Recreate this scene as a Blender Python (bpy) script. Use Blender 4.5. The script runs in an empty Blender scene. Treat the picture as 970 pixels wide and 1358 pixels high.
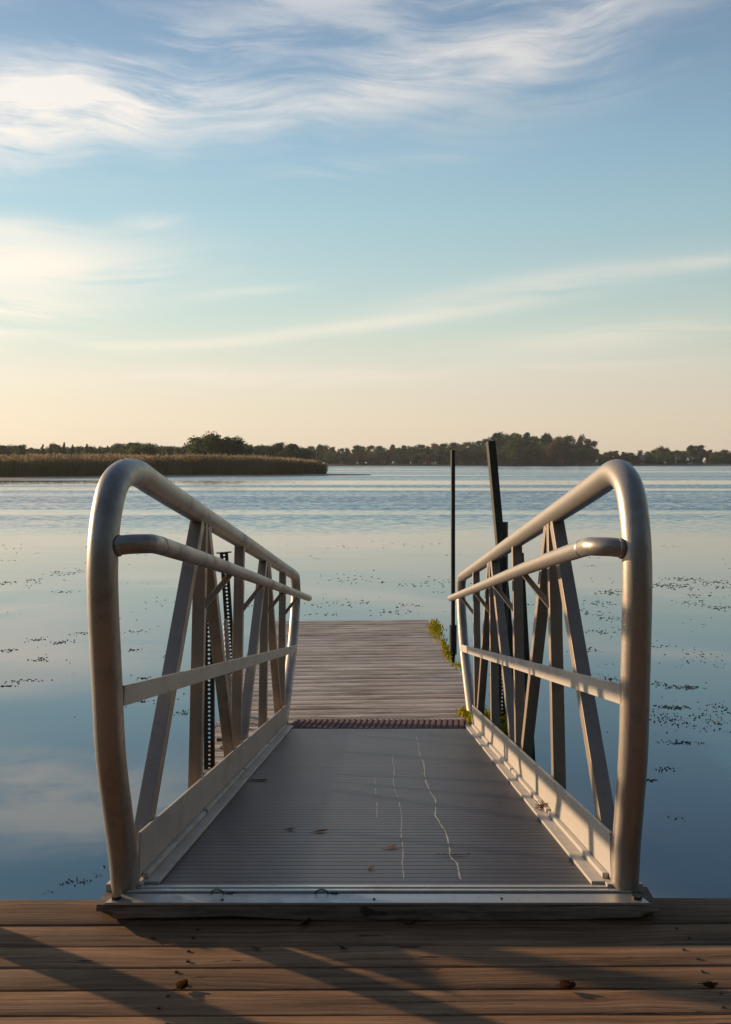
import bpy, bmesh, math, random
from mathutils import Vector, Matrix, Euler, noise as mnoise
R = math.radians
rng = random.Random(7)
sc = bpy.context.scene
col = sc.collection

# ------------------------------------------------------------------ camera, sky, sun, exposure
FPX, PX, PY = 1300.0, 507.0, 679.0            # focal length and principal point in photo pixels (970 x 1358)
PITCH = math.atan(67 / FPX)
CZ = 2.147                                     # camera height above the water (water is z = 0)
cam_d = bpy.data.cameras.new('camera')
cam = bpy.data.objects.new('camera', cam_d); col.objects.link(cam)
cam_d.sensor_fit = 'VERTICAL'; cam_d.sensor_height = 36.0
cam_d.lens = FPX / 1358 * 36.0
cam_d.shift_x = -(PX - 485) / 1358
cam_d.clip_start = 0.05; cam_d.clip_end = 12000
cam.location = (0, 0, CZ)
cam.rotation_euler = (R(90) - PITCH, 0, 0)
sc.camera = cam

SUN_EL, SUN_AZ = R(10.5), R(-59.0)             # azimuth from +Y, negative = to the left
to_sun = Vector((math.sin(SUN_AZ) * math.cos(SUN_EL), math.cos(SUN_AZ) * math.cos(SUN_EL), math.sin(SUN_EL)))
sun_d = bpy.data.lights.new('sun', 'SUN'); sun = bpy.data.objects.new('sun', sun_d); col.objects.link(sun)
sun_d.energy = 4.4; sun_d.angle = R(1.1); sun_d.color = (1.0, 0.72, 0.45)
sun.rotation_euler = (-to_sun).to_track_quat('-Z', 'Y').to_euler()

sc.view_settings.view_transform = 'Standard'; sc.view_settings.look = 'None'
sc.view_settings.exposure = 0.34; sc.view_settings.gamma = 1.0; sc.view_settings.use_curve_mapping = False
sc.render.engine = 'CYCLES'
sc.cycles.use_denoising = True
sc.cycles.max_bounces = 8; sc.cycles.caustics_reflective = False; sc.cycles.caustics_refractive = False

class NT:
    """tiny helper to write node trees as expressions"""
    def __init__(s, nt): s.nt = nt
    def new(s, t, **kw):
        n = s.nt.nodes.new(t)
        for k, v in kw.items(): setattr(n, k, v)
        return n
    def put(s, sock, v):
        if isinstance(v, bpy.types.NodeSocket): s.nt.links.new(v, sock)
        else: sock.default_value = v
    def m(s, op, a, b=None, c=None, clamp=False):
        n = s.new('ShaderNodeMath', operation=op, use_clamp=clamp)
        s.put(n.inputs[0], a)
        if b is not None: s.put(n.inputs[1], b)
        if c is not None: s.put(n.inputs[2], c)
        return n.outputs[0]
    def mix(s, f, a, b, blend='MIX'):
        n = s.new('ShaderNodeMix', data_type='RGBA', blend_type=blend)
        s.put(n.inputs[0], f); s.put(n.inputs[6], a); s.put(n.inputs[7], b)
        return n.outputs[2]
    def comb(s, x, y, z):
        n = s.new('ShaderNodeCombineXYZ')
        for i, v in enumerate((x, y, z)): s.put(n.inputs[i], v)
        return n.outputs[0]
    def sep(s, v):
        n = s.new('ShaderNodeSeparateXYZ'); s.put(n.inputs[0], v); return n.outputs
    def noise(s, vec, scale, detail=4, rough=0.5, dist=0.0):
        n = s.new('ShaderNodeTexNoise'); s.put(n.inputs['Vector'], vec)
        n.inputs['Scale'].default_value = scale; n.inputs['Detail'].default_value = detail
        n.inputs['Roughness'].default_value = rough; n.inputs['Distortion'].default_value = dist
        return n.outputs[0]
    def mapping(s, vec, loc=(0,0,0), rot=(0,0,0), scale=(1,1,1)):
        n = s.new('ShaderNodeMapping'); s.put(n.inputs[0], vec)
        n.inputs[1].default_value = loc; n.inputs[2].default_value = rot; n.inputs[3].default_value = scale
        return n.outputs[0]
    def ramp(s, f, stops):
        n = s.new('ShaderNodeValToRGB'); s.put(n.inputs[0], f)
        e = n.color_ramp.elements
        while len(e) < len(stops): e.new(0.5)
        for q, (p, c) in zip(e, stops):
            q.position = p; q.color = tuple(c) + (1,) if not isinstance(c, (int, float)) else (c, c, c, 1)
        return n.outputs[0]
    def maprange(s, v, a, b, c=0.0, d=1.0, smooth=True):
        n = s.new('ShaderNodeMapRange', interpolation_type='SMOOTHSTEP' if smooth else 'LINEAR')
        s.put(n.inputs[0], v)
        for i, q in enumerate((a, b, c, d)): n.inputs[i + 1].default_value = q
        return n.outputs[0]

def build_world():
    w = bpy.data.worlds.new('World'); sc.world = w; w.use_nodes = True
    w.node_tree.nodes.clear(); N = NT(w.node_tree)
    out = N.new('ShaderNodeOutputWorld'); bg = N.new('ShaderNodeBackground')
    w.node_tree.links.new(bg.outputs[0], out.inputs[0])
    sky = N.new('ShaderNodeTexSky', sky_type='NISHITA', sun_disc=False)
    sky.sun_elevation = SUN_EL; sky.sun_rotation = SUN_AZ
    sky.air_density = 1.0; sky.dust_density = 2.0; sky.ozone_density = 1.6; sky.altitude = 0
    d = N.new('ShaderNodeTexCoord').outputs['Generated']
    X, Y, Z = N.sep(d)
    az = N.m('ARCTAN2', X, Y); el = N.m('ARCSINE', Z)
    ae = N.comb(az, el, 0.0)
    # thin cirrus: bundles of streaks, each with its own place, size and slope in the sky
    warp = N.noise(ae, 3.2, 2, 0.5)
    wz = N.m('MULTIPLY', N.m('SUBTRACT', warp, 0.5), 0.10)
    aew = N.comb(az, N.m('ADD', el, wz), 0.0)
    st1 = N.noise(N.mapping(aew, rot=(0,0,R(-20)), scale=(3.2, 17, 1)), 1.0, 8, 0.60, 0.25)
    st2 = N.noise(N.mapping(aew, loc=(3,1,0), rot=(0,0,R(-26)), scale=(3.6, 15, 1)), 1.0, 8, 0.60, 0.3)
    fib = N.noise(N.mapping(aew, loc=(5,8,0), rot=(0,0,R(-30)), scale=(7, 62, 1)), 1.0, 7, 0.62, 0.5)
    st1 = N.m('ADD', st1, N.m('MULTIPLY', N.m('SUBTRACT', fib, .5), .42))
    st2 = N.m('ADD', st2, N.m('MULTIPLY', N.m('SUBTRACT', fib, .5), .50))
    ffl = N.noise(N.mapping(aew, loc=(1,4,0), rot=(0,0,R(-5)), scale=(6, 90, 1)), 1.0, 5, 0.6, 0.3)
    flat = N.noise(N.mapping(aew, loc=(7,2,0), rot=(0,0,R(-6)), scale=(3.0, 34, 1)), 1.0, 8, 0.60, 0.25)
    flat = N.m('ADD', flat, N.m('MULTIPLY', N.m('SUBTRACT', ffl, .5), .30))
    def lobe(px, py, sx, sy, deg, nz, lo, hi, amp):
        a0 = (px - PX) / FPX; e0 = (612 - py) / FPX
        c, s_ = math.cos(R(deg)), math.sin(R(deg))
        da = N.m('SUBTRACT', az, a0); de = N.m('SUBTRACT', el, e0)
        u = N.m('ADD', N.m('MULTIPLY', da, c), N.m('MULTIPLY', de, s_))
        v = N.m('SUBTRACT', N.m('MULTIPLY', de, c), N.m('MULTIPLY', da, s_))
        u = N.m('DIVIDE', u, sx / FPX); v = N.m('DIVIDE', v, sy / FPX)
        r2 = N.m('ADD', N.m('MULTIPLY', u, u), N.m('MULTIPLY', v, v))
        g = N.m('EXPONENT', N.m('MULTIPLY', r2, -1.0))
        return N.m('MULTIPLY', N.m('MULTIPLY', g, N.maprange(nz, lo, hi)), amp)
    L = [lobe(40, 215, 175, 38, 16, st1, .32, .62, .85), lobe(120, 150, 250, 42, 14, st1, .38, .66, .75), lobe(170, 195, 150, 30, 20, st2, .42, .66, .5),
         lobe(600, 95, 330, 62, 12, st2, .40, .74, .50), lobe(770, 80, 190, 66, 26, st1, .34, .66, .5), lobe(880, 60, 130, 60, 30, st2, .36, .68, .4),
         lobe(440, 35, 160, 36, 6, st2, .40, .68, .5), lobe(90, 20, 160, 40, 22, st1, .38, .66, .55),
         lobe(430, 165, 280, 38, 14, st1, .32, .66, .5), lobe(470, 240, 150, 14, 4, flat, .40, .66, .25),
         lobe(40, 372, 180, 36, 3, flat, .30, .54, .95), lobe(10, 440, 130, 30, 6, flat, .32, .56, .80), lobe(20, 330, 120, 14, 2, flat, .36, .6, .4),
         lobe(215, 312, 42, 9, 4, st1, .32, .58, .45), lobe(330, 395, 70, 8, 6, flat, .3, .6, .3),
         lobe(690, 390, 170, 17, 8, flat, .26, .60, .50), lobe(470, 436, 220, 9, 7, flat, .22, .52, .5),
         lobe(930, 366, 90, 9, 4, flat, .24, .56, .42), lobe(850, 448, 200, 17, 5, flat, .24, .55, .55),
         lobe(330, 500, 480, 18, 1, flat, .34, .64, .40), lobe(180, 465, 190, 6, 3, flat, .32, .6, .35), lobe(760, 490, 150, 5, 2, flat, .3, .6, .3)]
    cov = L[0]
    for q in L[1:]: cov = N.m('ADD', cov, q)
    # the rest of the sky, out of this picture: scattered cirrus
    side = N.maprange(N.m('ABSOLUTE', az), .45, .8)
    cov = N.m('ADD', cov, N.m('MULTIPLY', N.m('MULTIPLY', N.maprange(st2, .5, .8), .5), side))
    cov = N.m('MINIMUM', cov, 0.92)
    # thin high haze pales the clear sky: cream at the horizon, teal, then blue
    lin = lambda c: tuple(((q/255 + .055)/1.055) ** 2.4 for q in c)
    stops = [(.0, (236, 217, 193)), (.04, (238, 222, 197)), (.086, (230, 223, 204)), (.13, (208, 221, 208)), (.178, (188, 213, 212)), (.24, (169, 203, 213)),
             (.30, (152, 189, 209)), (.36, (138, 170, 196)), (.42, (123, 153, 183)), (.48, (109, 138, 170)), (1.0, (74, 98, 132))]
    veil = N.ramp(el, [(p, tuple(v * .82 for v in lin(c))) for p, c in stops])
    toward = N.m('COSINE', N.m('SUBTRACT', az, SUN_AZ))
    gain = N.m('MULTIPLY', N.maprange(toward, -1.0, 1.0, .42, 1.18, False), 1 / .12)
    veil = N.mix(1.0, veil, N.comb(gain, gain, gain), 'MULTIPLY')
    skyc = N.mix(.86, sky.outputs[0], veil)
    cg = N.maprange(toward, -1.0, 1.0, .45, 1.12, False)
    ccol = N.ramp(el, [(0.0, (6.2, 5.35, 4.3)), (0.15, (6.9, 6.2, 5.2)), (0.4, (6.1, 5.8, 5.5)), (1.0, (3.8, 3.9, 4.2))])
    ccol = N.mix(1.0, ccol, N.comb(cg, cg, cg), 'MULTIPLY')
    fin = N.mix(cov, skyc, ccol)
    N.put(bg.inputs[0], fin); bg.inputs[1].default_value = 0.12
build_world()

# ------------------------------------------------------------------ helpers
def ray(x, y):
    F = Vector((0, math.cos(PITCH), -math.sin(PITCH))); U = Vector((0, math.sin(PITCH), math.cos(PITCH)))
    return F + Vector((1, 0, 0)) * ((x - PX) / FPX) + U * ((PY - y) / FPX)
def at_z(x, y, z):
    d = ray(x, y); k = (z - CZ) / d.z; return Vector((0, 0, CZ)) + d * k
def at_y(x, y, Y):
    d = ray(x, y); return Vector((0, 0, CZ)) + d * (Y / d.y)

def link(name, bm, mats, parent=None, smooth=False):
    bmesh.ops.recalc_face_normals(bm, faces=bm.faces)
    me = bpy.data.meshes.new(name); bm.to_mesh(me); bm.free()
    return link_mesh(name, me, mats, parent, smooth)
def link_mesh(name, me, mats, parent=None, smooth=False):
    if not isinstance(mats, (list, tuple)): mats = [mats]
    for m in mats: me.materials.append(m)
    if smooth:
        for p in me.polygons: p.use_smooth = True
        if smooth != True: me.set_sharp_from_angle(angle=R(smooth))
    o = bpy.data.objects.new(name, me); col.objects.link(o)
    if parent: o.parent = parent
    return o
def tag(o, label, cat, group=None, kind=None):
    if label: o['label'] = label
    if cat: o['category'] = cat
    if group: o['group'] = group
    if kind: o['kind'] = kind
    return o
def empty(name, label, cat, loc=(0,0,0), rot=(0,0,0), group=None):
    o = bpy.data.objects.new(name, None); col.objects.link(o)
    o.empty_display_size = 0.1
    o.location = loc; o.rotation_euler = rot
    return tag(o, label, cat, group)
def struct(name, bm, mats, **kw):
    o = link(name, bm, mats, **kw); o['kind'] = 'structure'; return o

def add_box(bm, lo, hi, mi=0, bevel=0.0, mat=None):
    vs = [bm.verts.new((x, y, z)) for x in (lo[0], hi[0]) for y in (lo[1], hi[1]) for z in (lo[2], hi[2])]
    idx = [(0,1,3,2),(4,6,7,5),(0,4,5,1),(2,3,7,6),(0,2,6,4),(1,5,7,3)]
    fs = [bm.faces.new([vs[i] for i in f]) for f in idx]
    for f in fs: f.material_index = mi
    if mat is not None: bmesh.ops.transform(bm, matrix=mat, verts=vs)
    if bevel > 0:
        es = list({e for f in fs for e in f.edges})
        r = bmesh.ops.bevel(bm, geom=es, offset=bevel, segments=2, affect='EDGES', profile=0.6)
        for f in r['faces']: f.material_index = mi
    return vs
def add_bar(bm, a, b, wx, wy, side=(1,0,0), mi=0, bevel=0.0):
    """a square bar from a to b; wx across along side, wy across the other way"""
    a, b = Vector(a), Vector(b); z = (b - a).normalized(); x = Vector(side); x = (x - z * x.dot(z)).normalized(); y = z.cross(x)
    M = Matrix((( x.x, y.x, z.x, a.x), (x.y, y.y, z.y, a.y), (x.z, y.z, z.z, a.z), (0,0,0,1)))
    return add_box(bm, (-wx/2, -wy/2, 0), (wx/2, wy/2, (b - a).length), mi, bevel, M)
def smooth_path(pts, n=6):
    P = [Vector(p) for p in pts]; P = [P[0] * 2 - P[1]] + P + [P[-1] * 2 - P[-2]]
    out = []
    for i in range(1, len(P) - 2):
        p0, p1, p2, p3 = P[i-1:i+3]
        for k in range(n):
            t = k / n
            out.append(0.5 * ((2*p1) + (p2-p0)*t + (2*p0-5*p1+4*p2-p3)*t*t + (3*p1-p0-3*p2+p3)*t**3))
    out.append(P[-2]); return out
def add_tube(bm, path, r, seg=20, cap=True, mi=0, round_end=False):
    path = [Vector(p) for p in path]
    rad = [r if not callable(r) else r(i / (len(path) - 1)) for i in range(len(path))]
    if round_end:
        d = (path[-1] - path[-2]).normalized(); r0 = rad[-1]; e = path[-1]
        for a in (30, 55, 75): path.append(e + d * r0 * .6 * math.sin(R(a))); rad.append(r0 * math.cos(R(a)))
    t0 = (path[1] - path[0]).normalized()
    u = t0.orthogonal().normalized(); rings = []
    for i, p in enumerate(path):
        t = (path[min(i+1, len(path)-1)] - path[max(i-1, 0)]).normalized()
        u = (u - t * u.dot(t)).normalized(); v = t.cross(u)
        rings.append([bm.verts.new(p + (u * math.cos(a) + v * math.sin(a)) * rad[i]) for a in (2*math.pi*k/seg for k in range(seg))])
    for a, b in zip(rings, rings[1:]):
        for k in range(seg):
            f = bm.faces.new((a[k], a[(k+1) % seg], b[(k+1) % seg], b[k])); f.material_index = mi
    if cap:
        for q in (rings[0], rings[-1]): f = bm.faces.new(q); f.material_index = mi
def add_cyl(bm, c, r, h, seg=12, mi=0, bevel=0):
    add_tube(bm, [Vector(c), Vector(c) + Vector((0, 0, h))], r, seg, True, mi)
BM = bmesh.new

# ------------------------------------------------------------------ materials
def material(name, fn):
    m = bpy.data.materials.new(name); m.use_nodes = True
    nt = m.node_tree; N = NT(nt); b = nt.nodes['Principled BSDF']
    fn(N, b); return m
def bump(N, b, h, strength, dist=0.01):
    n = N.new('ShaderNodeBump'); N.put(n.inputs['Height'], h)
    n.inputs['Strength'].default_value = strength; n.inputs['Distance'].default_value = dist
    N.put(b.inputs['Normal'], n.outputs[0]); return n
def obco(N): return N.new('ShaderNodeTexCoord').outputs['Object']

def aluminium(base, rough, dirt, metal=0.85, streak=(60, 60, 4)):
    def fn(N, b):
        co = obco(N)
        n1 = N.noise(co, 6.0, 6, 0.6); n2 = N.noise(N.mapping(co, scale=streak), 1.0, 4, 0.6); n3 = N.noise(co, 90, 3, 0.6)
        n4 = N.noise(co, 1.7, 5, 0.65)
        d = N.m('MULTIPLY', N.maprange(n4, .42, .72), N.maprange(n1, .35, .7))
        sp = N.noise(N.mapping(co, scale=(9, 9, 9)), 1.0, 8, .72); d = N.m('ADD', d, N.m('MULTIPLY', N.maprange(sp, .50, .66), .45))
        d = N.m('ADD', N.m('MULTIPLY', d, .8), N.m('MULTIPLY', N.maprange(n2, .5, .8), .35), clamp=True)
        c = N.mix(d, base + (1,), dirt + (1,))
        c = N.mix(N.m('MULTIPLY', N.maprange(n3, .62, .75), .5), c, (base[0]*.5, base[1]*.46, base[2]*.4, 1))
        N.put(b.inputs['Base Color'], c)
        N.put(b.inputs['Metallic'], N.m('SUBTRACT', metal, N.m('MULTIPLY', d, .5)))
        N.put(b.inputs['Roughness'], N.m('ADD', rough, N.m('ADD', N.m('MULTIPLY', d, .25), N.m('MULTIPLY', N.m('SUBTRACT', n2, .5), .12))))
        bump(N, b, N.m('ADD', N.m('MULTIPLY', n3, .4), n2), .14, .004)
    return fn
M = {}
M['tube'] = material('brushed aluminium tube', aluminium((.41, .36, .305), .40, (.20, .15, .11), .66))
M['member'] = material('aluminium square tube', aluminium((.37, .295, .23), .42, (.20, .15, .11), .5))
M['plate'] = material('dull aluminium plate', aluminium((.56, .51, .45), .45, (.40, .33, .26), .30, (3, 40, 60)))
M['edge'] = material('worn aluminium edge', aluminium((.60, .58, .54), .42, (.32, .29, .25), .9, (4, 60, 60)))

def m_deck(N, b):
    co = obco(N)
    n1 = N.noise(N.mapping(co, scale=(1.2, 30, 1)), 1.0, 6, .65); n2 = N.noise(co, 2.2, 5, .6); n3 = N.noise(co, 70, 3, .6)
    f = N.m('ADD', N.m('MULTIPLY', n1, .6), N.m('MULTIPLY', n2, .4))
    c = N.mix(N.maprange(f, .36, .66), (.080, .074, .096, 1), (.125, .116, .140, 1))
    c = N.mix(N.m('MULTIPLY', N.maprange(n3, .6, .74), .6), c, (.08, .072, .065, 1))
    N.put(b.inputs['Base Color'], c); b.inputs['Metallic'].default_value = .92
    N.put(b.inputs['Roughness'], N.m('ADD', .33, N.m('MULTIPLY', n1, .22)))
    bump(N, b, n1, .1, .003)
M['deck'] = material('ribbed grey deck', m_deck)
def m_flat(c, rough=.7, metal=0, nscale=20, var=.35, bmp=.2):
    def fn(N, b):
        co = obco(N); n = N.noise(co, nscale, 5, .6); n2 = N.noise(co, nscale * 6, 3, .6)
        f = N.m('ADD', N.m('MULTIPLY', n, .65), N.m('MULTIPLY', n2, .35))
        lo = tuple(q * (1 - var) for q in c) + (1,); hi = tuple(min(1, q * (1 + var)) for q in c) + (1,)
        N.put(b.inputs['Base Color'], N.mix(N.maprange(f, .3, .7), lo, hi))
        b.inputs['Roughness'].default_value = rough; b.inputs['Metallic'].default_value = metal
        bump(N, b, f, bmp, .004)
    return fn
M['chalk'] = material('pale dried drip', m_flat((.40, .385, .345), .9, 0, 60, .4))
M['toe'] = material('corrugated reddish metal', m_flat((.13, .06, .058), .85, 0, 14, .35))
M['bolt'] = material('dark rusty bolt', m_flat((.06, .045, .035), .6, .5, 60, .5))
M['steel_dark'] = material('dark weathered steel', m_flat((.040, .036, .030), .6, .3, 14, .4))
M['steel_grey'] = material('grey galvanised rod', m_flat((.30, .30, .30), .5, .6, 30, .3))
M['pole_wood'] = material('dark olive stained pole', m_flat((.06, .055, .034), .8, 0, 9, .4))
M['rust'] = material('rusty iron', m_flat((.16, .07, .03), .8, .2, 40, .5))
M['float'] = material('black pontoon plastic', m_flat((.02, .02, .02), .6))

def wood(cols, grain_axis, rough, spots, hue_var, scale=1.0, peel=None):
    def fn(N, b):
        co = obco(N); geo = N.new('ShaderNodeNewGeometry'); isl = geo.outputs['Random Per Island']
        off = N.m('MULTIPLY', isl, 37.0)
        x, y, z = N.sep(co)
        v = N.comb(N.m('ADD', x, off), N.m('ADD', y, N.m('MULTIPLY', off, 3.1)), z)
        wob = N.noise(N.mapping(v, scale=(2.2, 2.2, 2.2)), 1.0, 2, .5)
        vv = N.comb(N.m('ADD', x, off), N.m('ADD', N.m('ADD', y, N.m('MULTIPLY', off, 3.1)), N.m('MULTIPLY', wob, .05)), z)
        g1 = N.noise(N.mapping(vv, scale=(2.4 * scale, 95 * scale, 60)), 1.0, 7, .68, .3)
        g2 = N.noise(N.mapping(vv, scale=(.9 * scale, 24 * scale, 20)), 1.0, 5, .6, .5)
        big = N.noise(v, 2.3, 4, .6)
        g3 = N.noise(N.mapping(vv, scale=(7 * scale, 330 * scale, 90)), 1.0, 4, .7)
        f = N.m('ADD', N.m('ADD', N.m('MULTIPLY', g1, .42), N.m('MULTIPLY', g2, .34)), N.m('MULTIPLY', g3, .24))
        f = N.m('ADD', N.m('MULTIPLY', N.m('SUBTRACT', f, .5), 1.5), .5)
        c = N.ramp(f, [(.30, cols[0]), (.46, cols[1]), (.60, cols[2]), (.78, cols[3])])
        tint = N.m('ADD', 1 - hue_var / 2, N.m('MULTIPLY', isl, hue_var))
        tint = N.m('MULTIPLY', tint, N.maprange(big, .25, .75, .72, 1.2))
        c = N.mix(1.0, c, N.comb(tint, tint, tint), 'MULTIPLY')
        kn = N.noise(N.mapping(v, scale=(6.0, 34, 8)), 1.0, 3, .5)          # knots and scars
        c = N.mix(N.m('MULTIPLY', N.maprange(kn, .665, .72), spots), c, cols[0] + (1,))
        sp = N.noise(N.mapping(v, loc=(3,6,2), scale=(1.3, 130, 10)), 1.0, 4, .6)
        c = N.mix(N.m('MULTIPLY', N.m('MULTIPLY', N.maprange(sp, .64, .69), spots), N.maprange(big, .35, .6)), c, cols[0] + (1,))
        st = N.noise(N.mapping(v, loc=(8,2,2), scale=(2.0, 7, 4)), 1.0, 6, .65)
        c = N.mix(N.m('MULTIPLY', N.maprange(st, .52, .72), .15 if peel else .45), c, cols[1] + (1,))
        if peel:
            pl = N.noise(N.mapping(v, loc=(2,5,0), scale=(2.6, 34, 8)), 1.0, 6, .62)
            pf = N.m('MULTIPLY', N.maprange(pl, .40, .62), N.maprange(g1, .30, .55))
            c = N.mix(N.m('MULTIPLY', pf, .85), c, peel + (1,))
            crk = N.noise(N.mapping(co, loc=(9,1,0), scale=(1.7, 26, 8)), 1.0, 6, .66)
            c = N.mix(N.m('MULTIPLY', N.maprange(crk, .55, .67), .75), c, (cols[0][0]*1.8, cols[0][1]*1.7, cols[0][2]*1.6, 1))
            wr = N.noise(N.mapping(co, loc=(4,1,0), scale=(1.1, 2.0, 8)), 1.0, 5, .62)
            c = N.mix(N.m('MULTIPLY', N.maprange(wr, .46, .66), .55), c, (.70, .64, .57, 1))
            crk2 = N.noise(N.mapping(co, loc=(2,8,0), scale=(.5, 9, 8)), 1.0, 4, .6)
            c = N.mix(N.m('MULTIPLY', N.maprange(crk2, .50, .68), .5), c, cols[1] + (1,))
        N.put(b.inputs['Base Color'], c)
        b.inputs['Roughness'].default_value = rough
        b.inputs['Specular IOR Level'].default_value = .25
        bump(N, b, N.m('SUBTRACT', f, N.m('MULTIPLY', N.maprange(kn, .665, .72), .5)), .9, .004)
    return fn
M['pier'] = material('brown weathered planks', wood([(.038, .019, .010), (.215, .112, .054), (.34, .190, .096), (.47, .285, .16)], 'X', .75, .9, .55))
M['shim'] = material('dark weathered timber', wood([(.040, .028, .020), (.20, .14, .10), (.34, .25, .185), (.46, .35, .27)], 'X', .8, .9, .2))
M['float_deck'] = material('peeled white grey planks', wood([(.055, .040, .030), (.27, .205, .16), (.50, .415, .345), (.66, .58, .50)], 'X', .8, .9, .30, .8, (.72, .65, .57)))
M['beam'] = material('orange brown beam', wood([(.06, .035, .02), (.16, .095, .05), (.22, .135, .075), (.30, .19, .11)], 'X', .8, .8, .3))

def m_water(N, b):
    co = obco(N); x, y, z = N.sep(co)
    dist = y
    b.inputs['Base Color'].default_value = (.036, .122, .180, 1)
    b.inputs['Roughness'].default_value = .015; b.inputs['IOR'].default_value = 1.62
    b.inputs['Specular IOR Level'].default_value = .62
    # wind: glassy near the dock, ruffled further out, with calm lanes between
    lane = N.noise(N.mapping(co, scale=(.0035, .055, 1)), 1.0, 4, .55, .3)
    edge = N.noise(N.mapping(co, loc=(4,0,0), scale=(.03, .10, 1)), 1.0, 3, .5)
    yy = N.m('ADD', y, N.m('MULTIPLY', N.m('SUBTRACT', edge, .5), 16.0))
    far = N.maprange(yy, 25, 44)
    ruf = N.m('MULTIPLY', far, N.m('ADD', .18, N.m('MULTIPLY', N.maprange(lane, .40, .56), .82)))
    def tilt(scale, detail, rough, loc=(0,0,0)):
        n = N.new('ShaderNodeTexNoise'); N.put(n.inputs['Vector'], N.mapping(co, loc=loc, scale=scale)); n.inputs['Scale'].default_value = 1.0
        n.inputs['Detail'].default_value = detail; n.inputs['Roughness'].default_value = rough
        v = N.new('ShaderNodeVectorMath', operation='SUBTRACT'); N.put(v.inputs[0], n.outputs['Color']); v.inputs[1].default_value = (.5, .5, .5)
        return v.outputs[0]
    def scl(v, k):
        n = N.new('ShaderNodeVectorMath', operation='SCALE'); N.put(n.inputs[0], v); N.put(n.inputs['Scale'], k); return n.outputs[0]
    def add(a, b_):
        n = N.new('ShaderNodeVectorMath', operation='ADD'); N.put(n.inputs[0], a); N.put(n.inputs[1], b_); return n.outputs[0]
    pat = N.maprange(N.noise(N.mapping(co, loc=(1,7,0), scale=(.22, .5, 1)), 1.0, 2, .5), .5, .68)
    # facets lean towards the viewer on average, as only those show at this angle
    w = add(scl(tilt((2.6, 4.5, 1), 4, .62), N.m('MULTIPLY', ruf, .80)), scl(tilt((.10, .55, 1), 3, .6, (3,3,0)), N.m('MULTIPLY', ruf, .11)))
    w = add(w, add(scl(tilt((.4, 1.0, 1), 2, .5), .012), scl(tilt((2.2, 9, 1), 2, .5), N.m('MULTIPLY', pat, .018))))
    wx, wy, wz_ = N.sep(w)
    nv = N.comb(wx, N.m('SUBTRACT', wy, N.m('MULTIPLY', ruf, .12)), 1.0)
    nn = N.new('ShaderNodeVectorMath', operation='NORMALIZE'); N.put(nn.inputs[0], nv)
    N.put(b.inputs['Normal'], nn.outputs[0])
M['water'] = material('lake water', m_water)
M['weed'] = material('floating brown weed', m_flat((.12, .10, .062), .6, 0, 8, .6))
M['mud'] = material('tan mudflat', m_flat((.36, .28, .20), .8, 0, .4, .35, .05))
M['shore'] = material('dark wooded ground', m_flat((.055, .06, .028), .95, 0, .1, .4))
M['bank'] = material('grassy bank', m_flat((.06, .065, .03), .95, 0, 1.2, .4))

def translucent(N, b, c, f):
    t = N.new('ShaderNodeBsdfTranslucent'); N.put(t.inputs[0], c)
    mx = N.new('ShaderNodeMixShader'); mx.inputs[0].default_value = f
    out = [n for n in N.nt.nodes if n.type == 'OUTPUT_MATERIAL'][0]
    N.nt.links.new(b.outputs[0], mx.inputs[1]); N.nt.links.new(t.outputs[0], mx.inputs[2]); N.nt.links.new(mx.outputs[0], out.inputs[0])
def foliage(var):
    def fn(N, b):
        oi = N.new('ShaderNodeObjectInfo'); geo = N.new('ShaderNodeNewGeometry'); isl = geo.outputs['Random Per Island']
        big = N.noise(N.mapping(obco(N), scale=(1, 1, 1)), .45, 3, .6)
        k = N.m('MULTIPLY', N.m('ADD', 1 - var / 2, N.m('MULTIPLY', isl, var)), N.maprange(big, .3, .7, .65, 1.35))
        c = N.mix(1.0, oi.outputs['Color'], N.comb(k, k, k), 'MULTIPLY')
        N.put(b.inputs['Base Color'], c); b.inputs['Roughness'].default_value = .75
        b.inputs['Specular IOR Level'].default_value = .15
        translucent(N, b, c, .42)
    return fn
M['leaf'] = material('tree foliage', foliage(.7))
M['bark'] = material('bark', m_flat((.06, .045, .035), .9, 0, 3, .4))
def m_reed(cols):
    def fn(N, b):
        isl = N.new('ShaderNodeNewGeometry').outputs['Random Per Island']
        big = N.noise(obco(N), .12, 3, .6)
        k = N.m('ADD', N.m('MULTIPLY', isl, .6), N.m('MULTIPLY', N.maprange(big, .3, .7), .4))
        c = N.ramp(k, [(0, cols[0]), (.5, cols[1]), (1, cols[2])])
        N.put(b.inputs['Base Color'], c)
        b.inputs['Roughness'].default_value = .8; b.inputs['Specular IOR Level'].default_value = .15
        translucent(N, b, c, .5)
    return fn
M['reed'] = material('reed stems', m_reed([(.19, .165, .08), (.31, .265, .13), (.40, .34, .18)]))
M['plume'] = material('reed plumes', m_reed([(.20, .145, .09), (.28, .205, .13), (.33, .255, .165)]))
M['grass'] = material('yellow green grass', m_reed([(.16, .17, .015), (.36, .32, .025), (.48, .38, .04)]))
M['dry_leaf'] = material('dry brown leaf', m_reed([(.06, .028, .014), (.10, .046, .02), (.15, .08, .036)]))
M['tan_leaf'] = material('dry tan leaf', m_reed([(.30, .14, .05), (.42, .23, .095), (.52, .34, .17)]))
M['house_wall'] = material('pale siding', m_flat((.55, .53, .50), .7, 0, .6, .1))
M['house_roof'] = material('grey shingles', m_flat((.22, .21, .22), .8, 0, .8, .2))
M['glass'] = material('dark window glass', m_flat((.03, .035, .04), .15, 0, 1, .2, 0))

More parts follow.
